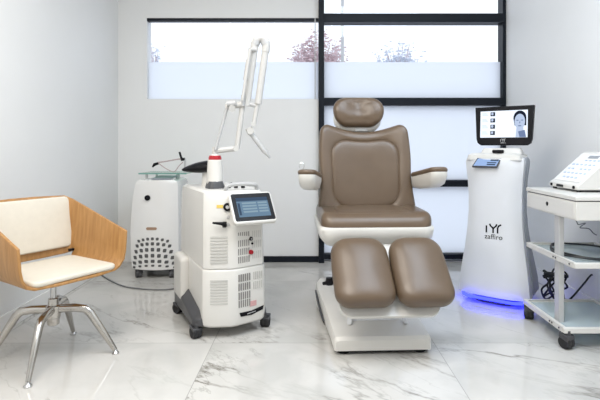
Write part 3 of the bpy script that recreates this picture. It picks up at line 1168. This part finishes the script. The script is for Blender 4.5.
def front_pt(z):
    for (wa, za), (wb, zb) in zip(TP[:-1], TP[1:]):
        if za <= z <= zb:
            t = (z - za) / (zb - za)
            w = wa + (wb - wa) * t
            return slant(w)
    return -.1


y1, y0 = front_pt(.515), front_pt(.42)
nv = V(0, y1 - y0, .095).normalized()
yl = front_pt(.512)
MF = fr(V(.010, yl - .0005, .512), (1, 0, 0), nv)
bm = B()
logo(bm, MF, .050)
obj('front_logo', bm, BLACK, tw, smooth=False)
yt = front_pt(.446)
obj('front_lettering', text_bm('zaffiro', .047, fr(V(.010, yt - .001, .441), (1, 0, 0), nv), .0008), BLACK, tw, smooth=False)
bm = B()
loft(bm, [[V(x, y, z) for x, y in rrect(.28, .20, .08)] for z in (.0, .055)])
bm2 = bm
obj('plinth', bm2, CHAR, tw)
bm = B()
o_ = [V(x, y, 0) for x, y in rrect(.425, .325, .09, 8, 4)]
i_ = [V(x, y, 0) for x, y in rrect(.395, .295, .08, 8, 4)]
up = V(0, 0, 1)
loft(bm, [[p + up * .034 for p in i_], [p + up * .034 for p in o_], [p + up * .050 for p in o_], [p + up * .050 for p in i_], [p + up * .034 for p in i_]], cap=False)
obj('led_strip', bm, LED, tw)

# ------------------------------------------------------------------ trolley
tr = thing('trolley', 'white metal trolley with drawer and glass shelves, at the right edge', 'trolley', (1.575, 2.74, 0), 0)
X0, X1, Y0, Y1 = -.215, .215, -.285, .265
bm = B()
box(bm, X0, X1, Y0 - .01, Y1 - .01, .688, .785)
cab = obj('cabinet', bm, WHITE, tr, bevel=.004)
bm = B()
box(bm, X0 - .004, X1 + .004, Y0 - .014, Y1 - .006, .790, .812)
obj('top_plate', bm, WHITE, tr, bevel=.003)
boxo('shadow_gap', X0 + .004, X1 - .004, Y0 - .004, Y1 - .016, .783, .792, CHAR, tr)
bm = B()
lathe(bm, [(.012, -.004), (.012, .005), (.008, .007), (.004, .007)], fr(V(X0, -.005, .742), (0, -1, 0), (0, 0, 1)), 16)
obj('drawer_lock', bm, BLACK, cab)
boxo('drawer', X0 - .003, X0 + .003, Y0 + .002, Y1 - .02, .696, .778, WHITE, cab, bevel=.002)
for x in (X0 + .012, X1 - .042):
    boxo('post', x, x + .03, -.105, -.055, .09, .69, LGREY, tr, bevel=.003)


def shelf(z, name, dx=0.0, dy=0.0):
    bm = B()
    t, h = .022, .014
    a, b, c, d = X0 - dx, X1, Y0 + dy, Y1
    box(bm, a, b, c, c + t, z - h, z + h)
    box(bm, a, b, d - t, d, z - h, z + h)
    box(bm, a, a + t, c + t, d - t, z - h, z + h)
    box(bm, b - t, b, c + t, d - t, z - h, z + h)
    f = obj(name, bm, WHITE, tr, bevel=.003)
    boxo('glass_tray', a + t - .004, b - t + .004, c + t - .004, d - t + .004, z - .003, z + .003, TRAYGLASS, f)
    for x, y in ((a - .001, c + .05), (a - .001, -.095), (a - .001, -.07)):
        bm = B()
        lathe(bm, [(.005, 0), (.005, .003), (.003, .004)], fr(V(x, y, z), (0, -1, 0), (0, 0, 1)), 8)
        obj('screw_head', bm, CHAR, f)


shelf(.455, 'middle_shelf')
shelf(.098, 'lower_shelf', .02, .065)
for x, y, a in ((X0 + .002, Y0 + .085, .4), (X0 + .002, Y1 - .03, -.3), (X1 - .02, Y0 + .085, .8), (X1 - .02, Y1 - .03, .1)):
    caster(tr, x, y, a, R=.034, top=.086, wheelmat=RUBBER, forkmat=CHAR)

# console on the trolley (faces left)
co = thing('control_console', 'white wedge-shaped control console with blue keys on the trolley top', 'medical device', (1.63, 2.815, .812), 0)
bm = B()
ww = .155
prof = [(-.145, .012), (-.145, .038), (-.125, .050), (.055, .212), (.075, .222), (.15, .222), (.165, .20), (.165, .012)]
prism(bm, [V(x, -ww, z) for x, z in prof], (0, 2 * ww, 0))
obj('console_body', bm, WHITE, co, bevel=.006)
sl = V(.18, 0, .162).normalized()
MP = fr(V(-.035, 0, .131), (0, -1, 0), sl)
bm = B()
loft(bm, [[MP @ V(x, y, -.002) for x, y in rrect(.285, .235, .012)], [MP @ V(x, y, .0025) for x, y in rrect(.283, .233, .012)]])
pn = obj('key_panel', bm, GLOSSW, co)
for i in range(6):
    for j in range(5):
        if (i, j) in ((0, 4), (1, 4), (5, 0), (0, 0), (2, 2)):
            continue
        x, y = -.105 + i * .042, -.085 + j * .036
        bm = B()
        loft(bm, [[MP @ V(x + a, y + b, h) for a, b in rrect(.022, .011, .004, 3, 1)] for h in (.002, .0042)])
        obj('key', bm, BLUEKEY, pn, smooth=False)
boxo('display', -.03, .07, .078, .100, .002, .0042, GREY, pn, M=MP)
for y in (-.125, .12):
    bm = B()
    lathe(bm, [(.009, -.004), (.009, .006), (.006, .008)], fr(V(-.145, y, .026), (0, -1, 0), (0, 0, 1)), 12)
    obj('socket', bm, BLACK, co)
boxo('card_slot', -.150, -.14, -.01, .06, .018, .032, BLACK, co, bevel=.002)
for x, y in ((-.12, -.13), (-.12, .13), (.14, -.13), (.14, .13)):
    bm = B()
    lathe(bm, [(.012, 0), (.012, .014)], Matrix.Translation(V(x, y, 0)), 12)
    obj('rubber_foot', bm, RUBBER, co)

# cables
bm = B()
pts = []
for i in range(34):
    a = i * 2 * PI / 20 + 2.0
    rr = 1 - .05 * math.sin(i * .9) - .0015 * i
    pts.append(V(1.575 + .178 * rr * math.cos(a), 2.735 + .215 * rr * math.sin(a), .467 + .007 * (i / 20) + .003 * math.sin(i * 1.3)))
tube(bm, spline(pts, 3), .0055, 7)
tag(obj('coiled_cable', bm, CABLE), 'black cable coiled in an oval on the middle glass shelf', 'cable')
bm = B()
tube(bm, spline([V(1.555, 3.03, .470), V(1.575, 3.045, .40), V(1.59, 3.05, .28), V(1.585, 3.06, .12), V(1.60, 3.09, .02), V(1.66, 3.12, .007), V(1.75, 3.2, .007)], 6), .006, 7)
tag(obj('hanging_cable', bm, CABLE), 'black cable hanging from behind the middle shelf down to the floor', 'cable')
bm = B()
tube(bm, spline([V(1.57, 3.16, .007), V(1.62, 3.10, .02), V(1.68, 3.07, .10), V(1.75, 3.06, .19), V(1.79, 3.06, .24), V(1.806, 3.06, .25)], 6), .006, 7)
tag(obj('wall_cable', bm, CABLE), 'black cable rising from the floor to the right wall behind the trolley', 'cable')
bm = B()
tube(bm, spline([V(1.60, 3.012, .70), V(1.63, 3.02, .65), V(1.68, 3.02, .60), V(1.70, 3.03, .575), V(1.74, 3.02, .585), V(1.71, 3.03, .555), V(1.76, 3.02, .55), V(1.79, 3.02, .52), V(1.809, 3.02, .51)], 6), .003, 6)
tag(obj('thin_wire', bm, GCABLE), 'thin tangled grey wire between the back of the trolley cabinet and the right wall', 'cable')
bm = B()
random.seed(4)
pts = []
for i in range(46):
    a = i * 1.05
    pts.append(V(1.635 + .05 * math.cos(a) + random.uniform(-.012, .012), 3.20 + .055 * math.sin(a * .8) + random.uniform(-.015, .015), .012 + .21 * abs(math.sin(i * .33)) + random.uniform(0, .03)))
tube(bm, spline(pts, 4), .0065, 6)
tag(obj('cable_bundle', bm, CABLE), 'tangled bundle of black cables on the floor between tower and trolley', 'cable')

# ------------------------------------------------------------------ camera, light
cam = bpy.data.cameras.new('camera')
cam.sensor_width = 36
cam.lens = 36 * F / 600
cam.shift_x = -(CX - 300) / 600
cam.shift_y = -(200 - HY) / 600
cam.clip_start = .05
co_ = bpy.data.objects.new('camera', cam)
C.objects.link(co_)
co_.location = (0, 0, EYE)
co_.rotation_euler = (PI / 2, 0, 0)
bpy.context.scene.camera = co_


def area(name, loc, rot, sx, sy, w, col):
    l = bpy.data.lights.new(name, 'AREA')
    l.shape = 'RECTANGLE'
    l.size, l.size_y = sx, sy
    l.energy = w
    l.color = col
    o = bpy.data.objects.new(name, l)
    C.objects.link(o)
    o.location = loc
    o.rotation_euler = rot


area('unseen_ceiling_lamp', (-.75, 1.0, 2.97), (0, 0, 0), 1.3, 1.8, 57, (1, .955, .89))
area('unseen_ceiling_lamp', (.95, 1.5, 2.97), (0, 0, 0), 1.2, 1.8, 40, (.75, .865, 1))  # unseen cool lamp, added to turn the right wall bluish

w = bpy.data.worlds.new('overcast')
bpy.context.scene.world = w
w.use_nodes = True
nt = w.node_tree
bg = nt.nodes['Background']
bg.inputs['Color'].default_value = (.86, .92, 1.0, 1)
bg.inputs['Strength'].default_value = 1.12
sc = bpy.context.scene
sc.view_settings.view_transform = 'Standard'
sc.view_settings.look = 'None'
sc.view_settings.gamma = 1
sc.view_settings.exposure = 0.42
sc.view_settings.use_curve_mapping = False
